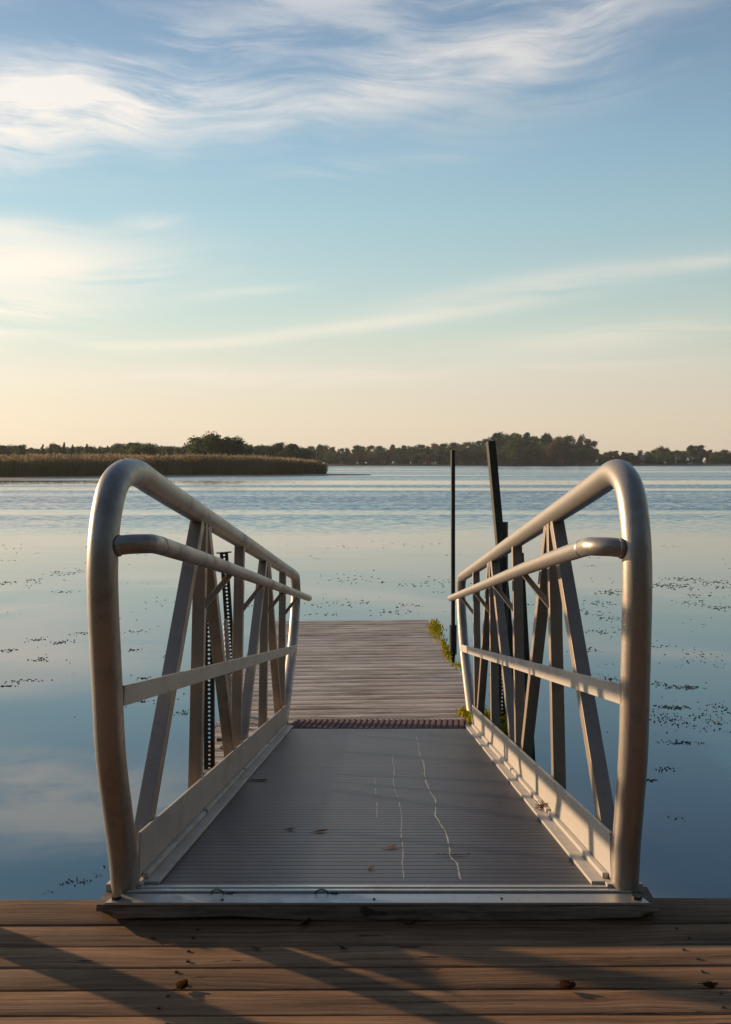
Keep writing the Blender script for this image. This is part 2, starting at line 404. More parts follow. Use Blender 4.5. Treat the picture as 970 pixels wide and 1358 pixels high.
# ------------------------------------------------------------------ setting: water, shores
def sheet(bm, x0, x1, y0, y1, z, nx=1, ny=1):
    g = [[bm.verts.new((x0 + (x1-x0)*i/nx, y0 + (y1-y0)*j/ny, z)) for j in range(ny+1)] for i in range(nx+1)]
    for i in range(nx):
        for j in range(ny): bm.faces.new((g[i][j], g[i+1][j], g[i+1][j+1], g[i][j+1]))
bm = BM(); sheet(bm, -5000, 5000, -600, 6000, 0); struct('water', bm, M['water'])

def land(name, pts_front, pts_back, z, mat, rough=0.0, n=1):
    """low land between two rows of points, sloping down under the water at its edge"""
    bm = BM(); rows = []
    for (fx, fy), (bx, by) in zip(pts_front, pts_back):
        row = []
        for t, zz in ((-.04, -.3), (0.0, .02), (.12, z*.5), (.35, z), (.8, z), (1.0, .02), (1.04, -.3)):
            x, y = fx + (bx-fx)*t, fy + (by-fy)*t
            row.append(bm.verts.new((x, y, zz + (rough * mnoise.noise((x*.05, y*.05, 0)) if 0 < t < 1 else 0))))
        rows.append(row)
    for a, b in zip(rows, rows[1:]):
        for i in range(len(a)-1): bm.faces.new((a[i], b[i], b[i+1], a[i+1]))
    return struct(name, bm, mat, smooth=True)
def pxrow(pts): return [tuple(at_z(x, y, 0)[:2]) for x, y in pts]
fr = [(-330 + i*22, 470 + 14*math.sin(i*.7) + (14 if i > 24 else 0)) for i in range(32)]
land('far_shore', fr, [(x*1.25, y + 130) for x, y in fr], 1.2, M['shore'], .6)
# near spit with the reed bed and its mud edge
sp_f = pxrow([(-190, 639), (-90, 638), (0, 637.2), (60, 636.0), (130, 634.6), (200, 633.6), (270, 633.0), (340, 632.4), (400, 631.2), (450, 630.6), (492, 630.3)])
sp_b = pxrow([(-190, 623), (-90, 623), (0, 623), (60, 623), (130, 623.5), (200, 624), (270, 624.5), (340, 625.5), (400, 627.4), (450, 629.2), (492, 629.9)])
land('mudflat', sp_f, sp_b, .10, M['mud'], .05)
lf = [(-420 + i*20, 262 + 8*math.sin(i*.9)) for i in range(20)]
land('marsh_ground', lf, [(x*1.2, y + 90) for x, y in lf], .8, M['shore'], .4)
# unseen bank added behind the viewer; with its trees it darkens metal reflections
bk = [(-60 + i*8, -5.2 - .8*math.sin(i*1.3)) for i in range(16)]
land('bank', bk, [(x*1.6, -120) for x, y in bk], 1.0, M['bank'], .1)

# ------------------------------------------------------------------ reed bed (nobody could count it)
def reeds():
    bm = BM(); r = random.Random(3)
    F = lambda t: t
    fx = [p[0] for p in sp_f]
    def lerp(rows, x):
        for (x0, y0), (x1, y1) in zip(rows, rows[1:]):
            if x0 <= x <= x1: return y0 + (y1 - y0) * (x - x0) / (x1 - x0)
        return rows[-1][1]
    xr = at_z(426, 630.8, 0).x; xl = sp_f[0][0]
    n = 0
    while n < 36000:
        x = r.uniform(xl, xr); yf = lerp(sp_f, x) + 27 - 16 * max(0, (x - at_z(0, 637.2, 0).x) / (xr - at_z(0, 637.2, 0).x)) + 1.5 * mnoise.noise((x * .2, 0, 3)); yb = lerp(sp_b, x) - 2
        if yb < yf + .5: yb = yf + 1.5
        y = yf + (yb - yf) * r.random() ** 2.2
        n += 1
        endf = min(1, (xr - x) / 14.0)
        if endf < .16 and r.random() > .25 + endf * 5: continue
        h = (1.75 + 1.25 * endf ** .6) * (1 + .12 * mnoise.noise((x * .16, y * .2, 1)) + .07 * mnoise.noise((x * .7, y * .7, 4))) * (r.uniform(.68, 1.03) if r.random() > .03 else r.uniform(1.03, 1.14))
        if endf < .12: h *= .8
        w = r.uniform(.02, .05); a = r.uniform(0, math.pi); dx, dy = math.cos(a) * w, math.sin(a) * w
        lx, ly = r.gauss(.10, .16), r.gauss(0, .14)
        z0 = .05
        v = [bm.verts.new((x-dx, y-dy, z0)), bm.verts.new((x+dx, y+dy, z0)), bm.verts.new((x+lx*.45+dx, y+ly*.45+dy, h*.6)), bm.verts.new((x+lx*.45-dx, y+ly*.45-dy, h*.6)), bm.verts.new((x+lx, y+ly, h*.93))]
        bm.faces.new(v[:4]); bm.faces.new((v[3], v[2], v[4]))
        # two leaning blades
        for _ in range(2):
            b0 = h * r.uniform(.2, .65); ang = r.uniform(0, 6.28); ln = r.uniform(.4, .8)
            p = Vector((x + lx*.4, y + ly*.4, b0)); q = p + Vector((math.cos(ang)*ln*.6, math.sin(ang)*ln*.6, ln*.8))
            bm.faces.new((bm.verts.new(p + Vector((0,0,-.06))), bm.verts.new(p + Vector((.02,0,.07))), bm.verts.new(q)))
        if r.random() < .5:
            c = Vector((x+lx, y+ly, h*.93)); pw = r.uniform(.05, .10); ph = r.uniform(.25, .42); dd = Vector((r.gauss(.08,.05), r.gauss(0,.05), ph))
            a2 = r.uniform(0, math.pi); e = Vector((math.cos(a2)*pw, math.sin(a2)*pw, 0))
            f = bm.faces.new((bm.verts.new(c - Vector((0,0,.08))), bm.verts.new(c + dd*.45 + e), bm.verts.new(c + dd), bm.verts.new(c + dd*.45 - e))); f.material_index = 1
    me = bpy.data.meshes.new('reed_bed'); bm.to_mesh(me); bm.free()
    o = link_mesh('reed_bed', me, [M['reed'], M['plume']])
    tag(o, 'tall brown reed bed with tan plumes on the mud spit', 'reeds', kind='stuff')
reeds()

# ------------------------------------------------------------------ trees
def tree_meshes(seed, kind):
    r = random.Random(seed); bm = BM(); tb = BM()
    # unit tree, 1 m high
    lobes = []
    if kind == 'conifer':
        for i in range(9):
            t = i / 8; lobes.append((Vector((r.gauss(0,.015), r.gauss(0,.015), .14 + .78*t)), .17 * (1 - t) + .03, .08))
        lo = .1
    elif kind == 'tall':
        for i in range(20):
            z = r.uniform(.16, .90); w = .19 * math.sin(math.pi * min(1, (z + .02) / 1.02)) ** .8
            a = r.uniform(0, 6.28); lobes.append((Vector((math.cos(a)*w, math.sin(a)*w, z)), r.uniform(.09, .14), r.uniform(.09, .14)))
        lo = .1
    elif kind == 'shore':                       # branches down to the ground
        for i in range(28):
            z = r.uniform(.06, .84); w = .33 * math.sin(math.pi * min(1, (z + .22) / 1.22)) ** .7
            a = r.uniform(0, 6.28); q = math.sqrt(r.random()); lobes.append((Vector((math.cos(a)*w*q, math.sin(a)*w*q, z)), r.uniform(.10, .17), r.uniform(.11, .17)))
        lo = .02
    else:
        for i in range(26):
            z = r.uniform(.16, .86); w = .30 * math.sin(math.pi * min(1, (z + .08) / 1.08)) ** .6
            a = r.uniform(0, 6.28); q = math.sqrt(r.random()); lobes.append((Vector((math.cos(a)*w*q, math.sin(a)*w*q, z)), r.uniform(.09, .16), r.uniform(.10, .16)))
        lo = .1
    if kind in ('shore', 'broad'):
        for i in range(5): lobes.append((Vector((r.gauss(0,.09), r.gauss(0,.09), r.uniform(.28, .66))), .20, .19))
    if kind == 'tall':
        for i in range(4): lobes.append((Vector((0, 0, .3 + .13*i)), .15, .15))
    N = 5200 if kind != 'conifer' else 2200
    tot = sum(l[1] for l in lobes)
    for c, rr, rz in lobes:
        for _ in range(int(N * rr / tot)):
            d = Vector((r.gauss(0,1), r.gauss(0,1), r.gauss(0,1))).normalized() * (r.random() ** .45)
            if r.random() < .16: d *= r.uniform(1.1, 1.4)
            p = c + Vector((d.x * rr, d.y * rr, d.z * rz))
            if p.z < lo * .6: continue
            s = r.uniform(.012, .032)
            nrm = (d + Vector((r.gauss(0,.5), r.gauss(0,.5), r.gauss(.3,.5)))).normalized(); u = nrm.orthogonal().normalized()
            u = Matrix.Rotation(r.uniform(0, 6.28), 3, nrm) @ u; v = nrm.cross(u)
            k = 5; fv = [bm.verts.new(p + (u*math.cos(6.283*i/k) + v*math.sin(6.283*i/k)*.75) * s * r.uniform(.7, 1.3) + nrm * r.gauss(0, s*.15)) for i in range(k)]
            bm.faces.new(fv)
    add_tube(tb, [(0,0,-.03), (.004,.003,.2), (-.004,0,.5), (0,0,.8)], lambda t: .020 * (1 - .8 * t) + .002, 7)
    for c, rr, rz in lobes[::3]:
        b0 = Vector((0, 0, max(.12, c.z - .22))); add_tube(tb, [b0, (b0 + c) / 2 + Vector((0,0,-.02)), c], lambda t: .008 * (1 - .7*t), 5)
    mc = bpy.data.meshes.new('crown'); bm.to_mesh(mc); bm.free(); mc.materials.append(M['leaf'])
    mt = bpy.data.meshes.new('trunk'); tb.to_mesh(mt); tb.free(); mt.materials.append(M['bark'])
    return mc, mt
KINDS = {'broad': [tree_meshes(s, 'broad') for s in (11, 12, 13, 14)], 'shore': [tree_meshes(s, 'shore') for s in (21, 22, 23, 24)],
         'tall': [tree_meshes(s, 'tall') for s in (31, 32, 33)], 'conifer': [tree_meshes(s, 'conifer') for s in (41, 42)]}
GREEN = {'dark green': (.068, .120, .050), 'olive': (.108, .148, .056), 'brownish': (.165, .120, .062), 'yellow-green': (.15, .18, .055), 'deep green': (.052, .100, .056)}
trng = random.Random(99)
def plant(px, top, Y, kind, tone, label, group, width=1.0, zb=.6):
    X = (px - PX) / FPX * Y; zt = CZ + (612 - top) / FPX * Y; h = zt - zb
    name = 'pine_tree' if kind == 'conifer' else 'tree'
    t = empty(name, label, 'tree', (X, Y, zb), (0, 0, trng.uniform(0, 6.28)), group)
    mc, mt = trng.choice(KINDS[kind])
    c = bpy.data.objects.new('crown', mc); col.objects.link(c); c.parent = t
    k = bpy.data.objects.new('trunk', mt); col.objects.link(k); k.parent = t
    w = h * width * trng.uniform(.95, 1.3)
    c.scale = k.scale = (w, w, h * 1.04)
    g = GREEN[tone]; j = trng.uniform(.85, 1.15)
    c.color = (g[0]*j, g[1]*j, g[2]*j, 1)
    return t
def interp(tab, x):
    for (x0, y0), (x1, y1) in zip(tab, tab[1:]):
        if x0 <= x <= x1: return y0 + (y1 - y0) * (x - x0) / (x1 - x0)
    return tab[-1][1] if x > tab[-1][0] else tab[0][1]
POINT = [(395,592),(430,590),(470,591),(500,590),(540,590),(570,588),(600,587),(620,584),(640,580),(655,577),(680,571),(700,573),(720,575),(740,575),(752,576),(765,578),(776,577),(786,586),(796,594)]
x = 392
while x < 790:
    tone = trng.choices(['dark green', 'olive', 'brownish', 'deep green'], [4, 3, 2, 3])[0]
    top = interp(POINT, x) + trng.uniform(-1.5, 3.5)
    plant(x, top, trng.uniform(505, 540), trng.choice(['broad', 'broad', 'tall']), tone,
          f'{tone} tree in the back row of the wooded point across the lake', f'{tone} trees at the back of the wooded point', 1.0 if top > 583 else .8, 1.3)
    x += trng.uniform(7, 12)
x = 398
while x < 792:
    tone = trng.choices(['dark green', 'olive', 'brownish', 'deep green'], [4, 3, 2, 3])[0]
    tp = interp(POINT, x); top = tp + (617 - tp) * trng.uniform(.25, .5)
    plant(x, top, trng.uniform(478, 492), 'shore', tone,
          f'{tone} tree at the waterline of the wooded point across the lake', f'{tone} trees along the waterline of the wooded point', 1.15, .2)
    x += trng.uniform(9, 14)
plant(737, 582, 474, 'shore', 'brownish', 'large rusty brown round tree at the waterline left of the wooded point\'s right end', None, 1.1, .2)
plant(684, 578, 474, 'shore', 'olive', 'tall light olive tree in front of the highest part of the wooded point', None, .75, .2)
FARR = [(794,598),(812,596),(830,598),(850,597),(868,596),(880,592),(890,597),(910,595),(925,589),(938,597),(955,596),(975,597),(1120,596)]
x = 795
while x < 1090:
    tone = trng.choices(['dark green', 'olive', 'brownish'], [3, 3, 1])[0]
    plant(x, interp(FARR, x) + trng.uniform(-1, 3), trng.uniform(520, 560), trng.choice(['broad', 'shore', 'tall']), tone,
          f'{tone} tree behind the cottages on the far right shore', f'{tone} trees on the far right shore', 1.1, .8)
    x += trng.uniform(8, 13)
x = 800
while x < 1090:
    tone = trng.choice(['dark green', 'olive'])
    plant(x, trng.uniform(602, 608), trng.uniform(500, 506), 'shore', tone,
          f'low {tone} waterside tree on the far right shore', f'low {tone} trees along the far right waterline', 1.6, .2)
    x += trng.uniform(13, 24)
LEFT = [(-160,592),(0,592),(28,588),(45,593),(70,588),(100,589),(130,590),(150,588),(200,588),(225,591),(250,589),(330,590),(350,589),(375,588),(398,591),(420,596)]
x = -150
while x < 405:
    con = 55 < x < 165 and trng.random() < .6
    tone = 'deep green' if con else trng.choices(['dark green', 'olive', 'brownish'], [3, 4, 1])[0]
    Yt = trng.uniform(285, 320)
    plant(x, interp(LEFT, x) + trng.uniform(-1.5, 3), Yt, 'conifer' if con else trng.choice(['broad', 'shore', 'tall']), tone,
          (f'deep green pine tree in the tree line behind the reed bed' if con else f'{tone} leafy tree in the tree line behind the reed bed'), f'{tone} {"pines" if con else "leafy trees"} behind the reed bed', 1.25 if not con else 1.0, .6)
    x += trng.uniform(7, 12)
x = -150
while x < 400:
    tone = trng.choice(['dark green', 'olive'])
    plant(x, interp(LEFT, x) + trng.uniform(1, 4), trng.uniform(322, 340), 'shore', tone,
          f'{tone} leafy tree at the back of the tree line behind the reed bed', f'{tone} leafy trees at the back of the line behind the reed bed', 1.9, .3)
    x += trng.uniform(11, 17)
# the big clump standing just behind the reeds
for i, (px, top, w) in enumerate([(287, 572, .95), (268, 578, 1.0), (304, 578, .95)]):
    plant(px, top, 205 + 2*i, 'shore', ['olive', 'olive', 'dark green'][i],
          ['tallest bushy tree rising above the reed bed', 'shorter bushy tree on the left of the tall one above the reeds', 'dark bushy tree on the right of the tall one above the reeds'][i], None, w * 1.35, .3)
plant(191, 588, 215, 'shore', 'yellow-green', 'small yellow-green bushy tree above the middle of the reed bed', None, 1.7, .3)
# unseen trees added to block the sky and darken reflections in the rails
for i in range(13):
    xx = -44 + i * 7.4 + trng.uniform(-2, 2); yy = trng.uniform(-26, -19); hh = trng.uniform(13, 17)
    t = empty('tree', 'leafy tree on the bank behind the pier', 'tree', (xx, yy, .8), (0, 0, trng.uniform(0, 6)), 'unseen trees added behind the pier to darken reflections')
    mc, mt = trng.choice(KINDS['shore'])
    for nm, me in (('crown', mc), ('trunk', mt)):
        o = bpy.data.objects.new(nm, me); col.objects.link(o); o.parent = t; o.scale = (hh*1.1, hh*1.1, hh)
        o.color = GREEN['dark green'] + (1,)

# far cottages
def cottage(px, Y, wid, hgt, rz, label, zb=.9):
    t = empty('cottage', label, 'house', ((px - PX) / FPX * Y, Y, zb), (0, 0, R(rz)), None)
    w, d = wid, wid * .75
    bm = BM(); add_box(bm, (-w/2, -d/2, 0), (w/2, d/2, hgt)); 
    a = [bm.verts.new(p) for p in ((-w/2, -d/2, hgt), (-w/2, d/2, hgt), (-w/2, 0, hgt + d*.32))]; bm.faces.new(a)
    a = [bm.verts.new(p) for p in ((w/2, -d/2, hgt), (w/2, d/2, hgt), (w/2, 0, hgt + d*.32))]; bm.faces.new(a)
    link('wall', bm, M['house_wall'], t)
    bm = BM()
    for s in (-1, 1): add_bar(bm, (-w/2 - .3, s*d*.28, hgt + d*.145), (w/2 + .3, s*d*.28, hgt + d*.145), d*.68, .12, (0, s*d/2, -d*.32))
    link('roof', bm, M['house_roof'], t)
    for k in (-.3, .0, .3):
        bm = BM(); add_box(bm, (k*w - .5, -d/2 - .06, 1.0), (k*w + .5, -d/2 + .02, 2.1)); link('window', bm, M['glass'], t)
cottage(851, 508, 6.0, 2.6, 20, 'pale cottage half hidden by trees just right of the near right railing top')
cottage(902, 509, 5.0, 2.4, -15, 'small pale cottage at the waterline below the taller trees on the far right shore')
cottage(917, 511, 4.5, 2.4, 10, 'small pale cottage beside a slightly larger one on the far right shore')

# ------------------------------------------------------------------ floating weed
def weeds():
    bm = BM(); r = random.Random(5)
    def piece(x, y, s):
        n = r.randint(5, 8); a0 = r.uniform(0, 6.28); el = r.uniform(.12, .40); rot = r.gauss(0, .5)
        up, dn = [], []
        for i in range(n):
            a = a0 + 6.283 * i / n; q = s * r.uniform(.5, 1.2)
            px, py = math.cos(a) * q, math.sin(a) * q * el
            px, py = px * math.cos(rot) - py * math.sin(rot), px * math.sin(rot) + py * math.cos(rot)
            up.append(bm.verts.new((x + px * .9, y + py * .9, .003 + r.uniform(0, .004)))); dn.append(bm.verts.new((x + px, y + py, -.004)))
        bm.faces.new(up)
        for i in range(n): bm.faces.new((dn[i], dn[(i+1) % n], up[(i+1) % n], up[i]))
    def cluster(x, y, sx, sy, n, s):
        for _ in range(n):
            piece(r.gauss(x, sx), r.gauss(y, sy), s * r.uniform(.3, 1.3))
    spots = [(912,768,22,2,30),(900,778,28,3,34),(945,772,22,2,26),(880,775,30,3,30),(960,778,20,3,20),(920,800,24,4,18),(960,806,20,3,22),(930,790,22,2,16),
             (912,912,14,2,44),(890,938,16,2,46),(880,908,16,4,22),(905,985,18,2,34),(935,955,30,10,50),(890,955,26,8,40),(955,940,20,8,24),(880,1020,14,3,14),(865,1035,6,2,8),(900,1085,10,2,8),
             (818,786,26,3,40),(800,800,20,3,22),(770,812,20,4,18),(810,820,20,4,18),(795,838,14,3,16),(830,835,16,3,16),(780,862,14,3,18),(810,900,14,4,12),
             (78,852,12,2,22),(50,849,12,2,14),(55,875,14,2,16),(12,863,12,2,16),(30,903,22,2,18),(10,910,10,1,10),(90,760,24,2,22),(10,773,12,2,16),(40,770,10,2,10),(85,785,12,1,10),
             (110,840,8,2,10),(180,838,12,2,10),(175,862,10,2,10),(230,870,10,2,10),(190,930,8,1,8),(240,945,16,4,16),(190,900,12,2,10),
             (105,1170,14,3,18),(130,1160,8,5,10),(90,1172,10,2,8),(60,1186,6,1,5),(148,1150,8,2,6),
             (450,800,50,4,26),(520,812,30,3,16),(560,775,40,4,22),(470,770,50,4,20),(430,815,20,2,10),(540,803,20,2,12),(600,770,30,4,14),(700,800,20,4,12),(930,870,30,10,26),(860,855,20,8,14)]
    for px, py, sx, sy, n in spots:
        p = at_z(px, py, 0); k = p.y / FPX; q = at_z(px, py + sy, 0)
        cluster(p.x, p.y, sx * k * .62, max(.02, abs(p.y - q.y) * .7), int(n * (1.6 if p.y > 6 else 1.0)), (1.6 if p.y > 6 else 1.2) * k)
    for _ in range(120):
        y = r.uniform(7, 34); x = r.uniform(-.42, .42) * y
        cluster(x, y, r.uniform(.05, .4), r.uniform(.03, .4), r.randint(2, 9), .0008 * y)
    # long mats far out
    for px, py, sx, sy, n in [(690,654,55,.8,120),(640,655,30,.6,50),(740,656,28,.5,40),(840,690,40,1,20),(760,640,50,1.0,26),(830,641,30,.8,18),(890,639,20,.6,12),(560,652,40,.6,24)]:
        p = at_z(px, py, 0); k = p.y / FPX; q = at_z(px, py + sy, 0)
        cluster(p.x, p.y, sx * k * .6, abs(p.y - q.y), n, 3.2 * k)
    link('floating_weed', bm, M['weed'])['kind'] = 'stuff'
weeds()
tag(bpy.data.objects['floating_weed'], 'dark scattered water weed floating on the lake', 'water weed')

# ------------------------------------------------------------------ foreground pier
PZ = CZ - 1.145
def plank(bm, x0, x1, y0, y1, zt, th, r, nseg=26, ch=.006, warp=.0025, mi=0):
    prof = [(y0 + .001, -th), (y0, -ch*1.2), (y0 + ch*.5, -ch*.35), (y0 + ch*1.6, 0), ((y0+y1)/2, .0012), (y1 - ch*1.6, 0), (y1 - ch*.5, -ch*.35), (y1, -ch*1.2), (y1 - .001, -th)]
    s1, s2 = r.uniform(0, 99), r.uniform(0, 99); rows = []; tilt = r.gauss(0, .005)
    for i in range(nseg + 1):
        x = x0 + (x1 - x0) * i / nseg
        dz = warp * mnoise.noise((x * .9, s1, 0)); dy = warp * .8 * mnoise.noise((x * 1.3, s2, 5))
        rows.append([bm.verts.new((x, y + dy + .0012 * mnoise.noise((x*6, j*3.0, s1)) * (j in (1, 2, 6, 7)), zt + z + dz + (y - (y0+y1)/2) * tilt)) for j, (y, z) in enumerate(prof)])
    m = len(prof)
    for a, b in zip(rows, rows[1:]):
        for j in range(m):
            f = bm.faces.new((a[j], a[(j+1) % m], b[(j+1) % m], b[j])); f.material_index = mi
    for q in (rows[0], rows[-1]): f = bm.faces.new(q); f.material_index = mi
pier = empty('pier', 'brown weathered plank pier in the foreground at the lake edge', 'pier', (0, 2.51, PZ))
pier.rotation_euler = (0, 0, R(.35))
def yv(py): return at_z(485, py, PZ).y - 2.51
gaps = [yv(1191.5), yv(1225.5), yv(1253.5), yv(1281.5), yv(1312), yv(1346)]
while gaps[-1] > -7.6: gaps.append(gaps[-1] - rng.uniform(.098, .108))
bm = BM(); r = random.Random(8)
for i, (a, b) in enumerate(zip(gaps, gaps[1:])):
    g = r.uniform(.002, .0035) if i != 3 else .0042
    plank(bm, -4.5, 4.5, b + g * .6, a - g * .6, r.uniform(-.0012, .0012), .038, r, nseg=60, ch=.0032, warp=.002)
nbm = bm
bm = BM()
add_box(bm, (-4.48, -.06, -.24), (4.48, -.015, -.040), bevel=.003)
for y in (-2.4, -4.8, -7.2): add_box(bm, (-4.48, y, -.24), (4.48, y + .05, -.040))
link('beam', bm, M['pier'], pier)
for x in (-4.2, -2.1, 2.1, 4.2):
    for y in (-.25, -3.6):
        bm = BM(); add_tube(bm, [(x, y, -1.9), (x, y, -.042)], .09, 14); link('piling', bm, M['pole_wood'], pier)
# nail heads and holes in pairs
bm = BM()
for i, (a, b) in enumerate(zip(gaps[:9], gaps[1:10])):
    for x in (-1.62, -.455, .72, 1.6):
        for yy in (.28, .72):
            add_cyl(nbm, (x + r.gauss(0, .012), b + (a - b) * yy + r.gauss(0, .004), -.0015), .0042, .0042, 8, 1)
link('planks', nbm, [M['pier'], M['bolt']], pier, smooth=40)

# warped timber under the transition plate
GX = -.018
BY = 2.385
def shim():
    bm = BM(); r = random.Random(4); n = 90; x0, x1 = -.712, .688; rows = []
    for i in range(n + 1):
        t = i / n; x = x0 + (x1 - x0) * t
        lift = .004 + .013 * max(0, math.sin(t * 7.5 + .3)) * (.4 + .6 * math.sin(t * 3.1)) + .003 * mnoise.noise((x * 9, 0, 0)) + .0015 * mnoise.noise((x * 40, 2, 0))
        if t < .03 or t > .975: lift = .012
        fy = BY + .004 * mnoise.noise((x * 5, 3, 0)); taper = .03 * max(0, 1 - t / .03) + .03 * max(0, (t - .97) / .03)
        zt = PZ + .0405 + .0015 * mnoise.noise((x * 4, 7, 0))
        zb = PZ + max(.002, lift)
        rows.append([bm.verts.new(p) for p in ((x, fy + taper, zb), (x, fy - .002, (zt + zb)/2 + .003*mnoise.noise((x*14, 5, 1))), (x, fy + .002, zt - .004), (x, fy + .006, zt), (x, BY + .11, zt), (x, BY + .11, PZ + .003))])
    m = 6
    for a, b in zip(rows, rows[1:]):
        for j in range(m): bm.faces.new((a[j], a[(j+1) % m], b[(j+1) % m], b[j]))
    bm.faces.new(rows[0]); bm.faces.new(rows[-1])
    o = link('timber_board', bm, M['shim'], smooth=35)
    tag(o, 'dark warped timber board under the metal plate at the foot of the gangway', 'board')
shim()
# transition plate bolted on the timber
tp = empty('transition_plate', 'shiny aluminium strip bolted on the dark timber before the gangway', 'plate', (0, BY, PZ + .042))
bm = BM()
vs = []
for z in (.0, .006):
    vs.append([bm.verts.new(p) for p in ((-.694, .001, z), (.668, .001, z), (.650, .052, z + .001), (-.672, .052, z + .001))])
bm.faces.new(vs[0]); bm.faces.new(vs[1])
for i in range(4): bm.faces.new((vs[0][i], vs[0][(i+1)%4], vs[1][(i+1)%4], vs[1][i]))
bmesh.ops.bevel(bm, geom=list(bm.edges), offset=.0015, segments=2, affect='EDGES')
link('strip', bm, M['edge'], tp)
for x in (-.668, .640):
    bm = BM(); add_tube(bm, [(x, .026, .006), (x, .026, .0135)], .013, 6); link('bolt', bm, M['bolt'], tp)
for x in (-.40, -.02, .30):
    bm = BM(); add_tube(bm, [(x, .02 + .01 * x, .0065), (x, .02 + .01 * x, .0085)], .0035, 8); link('screw', bm, M['bolt'], tp)

# ------------------------------------------------------------------ gangway
SL = R(9.387)
G = empty('gangway', 'aluminium gangway with curved tube railings sloping down to the floating dock', 'gangway', (GX, 2.49, CZ - 1.10), (-SL, 0, 0))
LEN = 3.82
def sym(x, s): return x * s
# deck: ribbed extruded planks
bm = BM(); y = 0.0; W = .575; pr = random.Random(2)
k = 0
pts = []
while y < LEN - .001:
    # a plank of 0.152 m: ribs with shallow valleys
    for i in range(4):
        y0 = y + i * .0435; pts += [(y0, -.0007), (y0 + .0015, 0), (y0 + .0405, 0), (y0 + .042, -.0007)]
    y += .1745; pts += [(y - .0020, -.0007), (y - .0016, -.006), (y - .0006, -.006)]
pts = [p for p in pts if p[0] <= LEN]
rows = []
for (yy, z) in pts: rows.append([bm.verts.new((xx, yy, z)) for xx in (-W, -.2, .2, W)])
for a, b in zip(rows, rows[1:]):
    for j in range(3): bm.faces.new((a[j], a[j+1], b[j+1], b[j]))
add_box(bm, (-W, 0, -.036), (W, LEN, -.012))
def drip(path, w, z=.0012):
    P = []
    for p in path:
        q = at_z(p[0], p[1], CZ - 1.1)             # point on the sloped deck: solve along the ray
        d = ray(*p); c, s = math.cos(SL), math.sin(SL)
        kk = (1.10 * c - 2.49 * s) / (-d.z * c - d.y * s)
        X = d * kk; sy = (X.y - 2.49) * c - (X.z + 1.10) * s
        P.append(Vector((X.x - GX, sy, z)))
    P = smooth_path(P, 5); pr2 = random.Random(int(w * 1e5)); Lq = []
    for i, p in enumerate(P):
        ww = w * pr2.uniform(.45, 1.4); j = pr2.gauss(0, w * .7)
        Lq.append((bm.verts.new(p + Vector((j - ww, 0, 0))), bm.verts.new(p + Vector((j + ww, 0, 0)))))
    for (a, b), (c2, d2) in zip(Lq, Lq[1:]):
        f = bm.faces.new((a, b, d2, c2)); f.material_index = 1
drip([(553,978),(557,1000),(562,1012),(564,1030),(568,1046),(577,1060),(578,1078),(586,1096),(592,1105),(596,1125),(598,1138),(607,1146),(608,1156),(611,1167)], .0021)
drip([(520,1003),(523,1022),(522,1040),(529,1062),(533,1085),(532,1105),(535,1125),(534,1145),(536,1166)], .0012)
for (a, b) in (((496,1028),(498,1040)), ((498,1046),(499,1056)), ((500,1064),(500,1084))): drip([a, ((a[0]+b[0])/2, (a[1]+b[1])/2), b], .0012)
link('deck', bm, [M['deck'], M['chalk']], G)
# near edge bar and hinge line
bm = BM(); add_box(bm, (-.655, -.024, -.030), (.655, -.001, .004), bevel=.002); add_box(bm, (-.655, -.046, -.034), (.655, -.0255, .001), bevel=.003); link('edge_bar', bm, M['edge'], G)
bm = BM(); add_tube(bm, [(-.64, -.052, -.02), (.64, -.052, -.02)], .006, 10); link('hinge_pin', bm, M['bolt'], G)
def ring_clip(x):
    bm = BM(); add_tube(bm, [(x + .016*math.cos(a), -.056 - .004*math.sin(a), -.004 + .011*math.sin(a)) for a in (6.283*i/16 for i in range(17))], .0017, 6, False)
    add_tube(bm, [(x + .022, -.052, -.008), (x + .040, -.052, -.006)], .006, 8); link('pin_clip', bm, M['bolt'], G)
ring_clip(-.135); ring_clip(-.40)
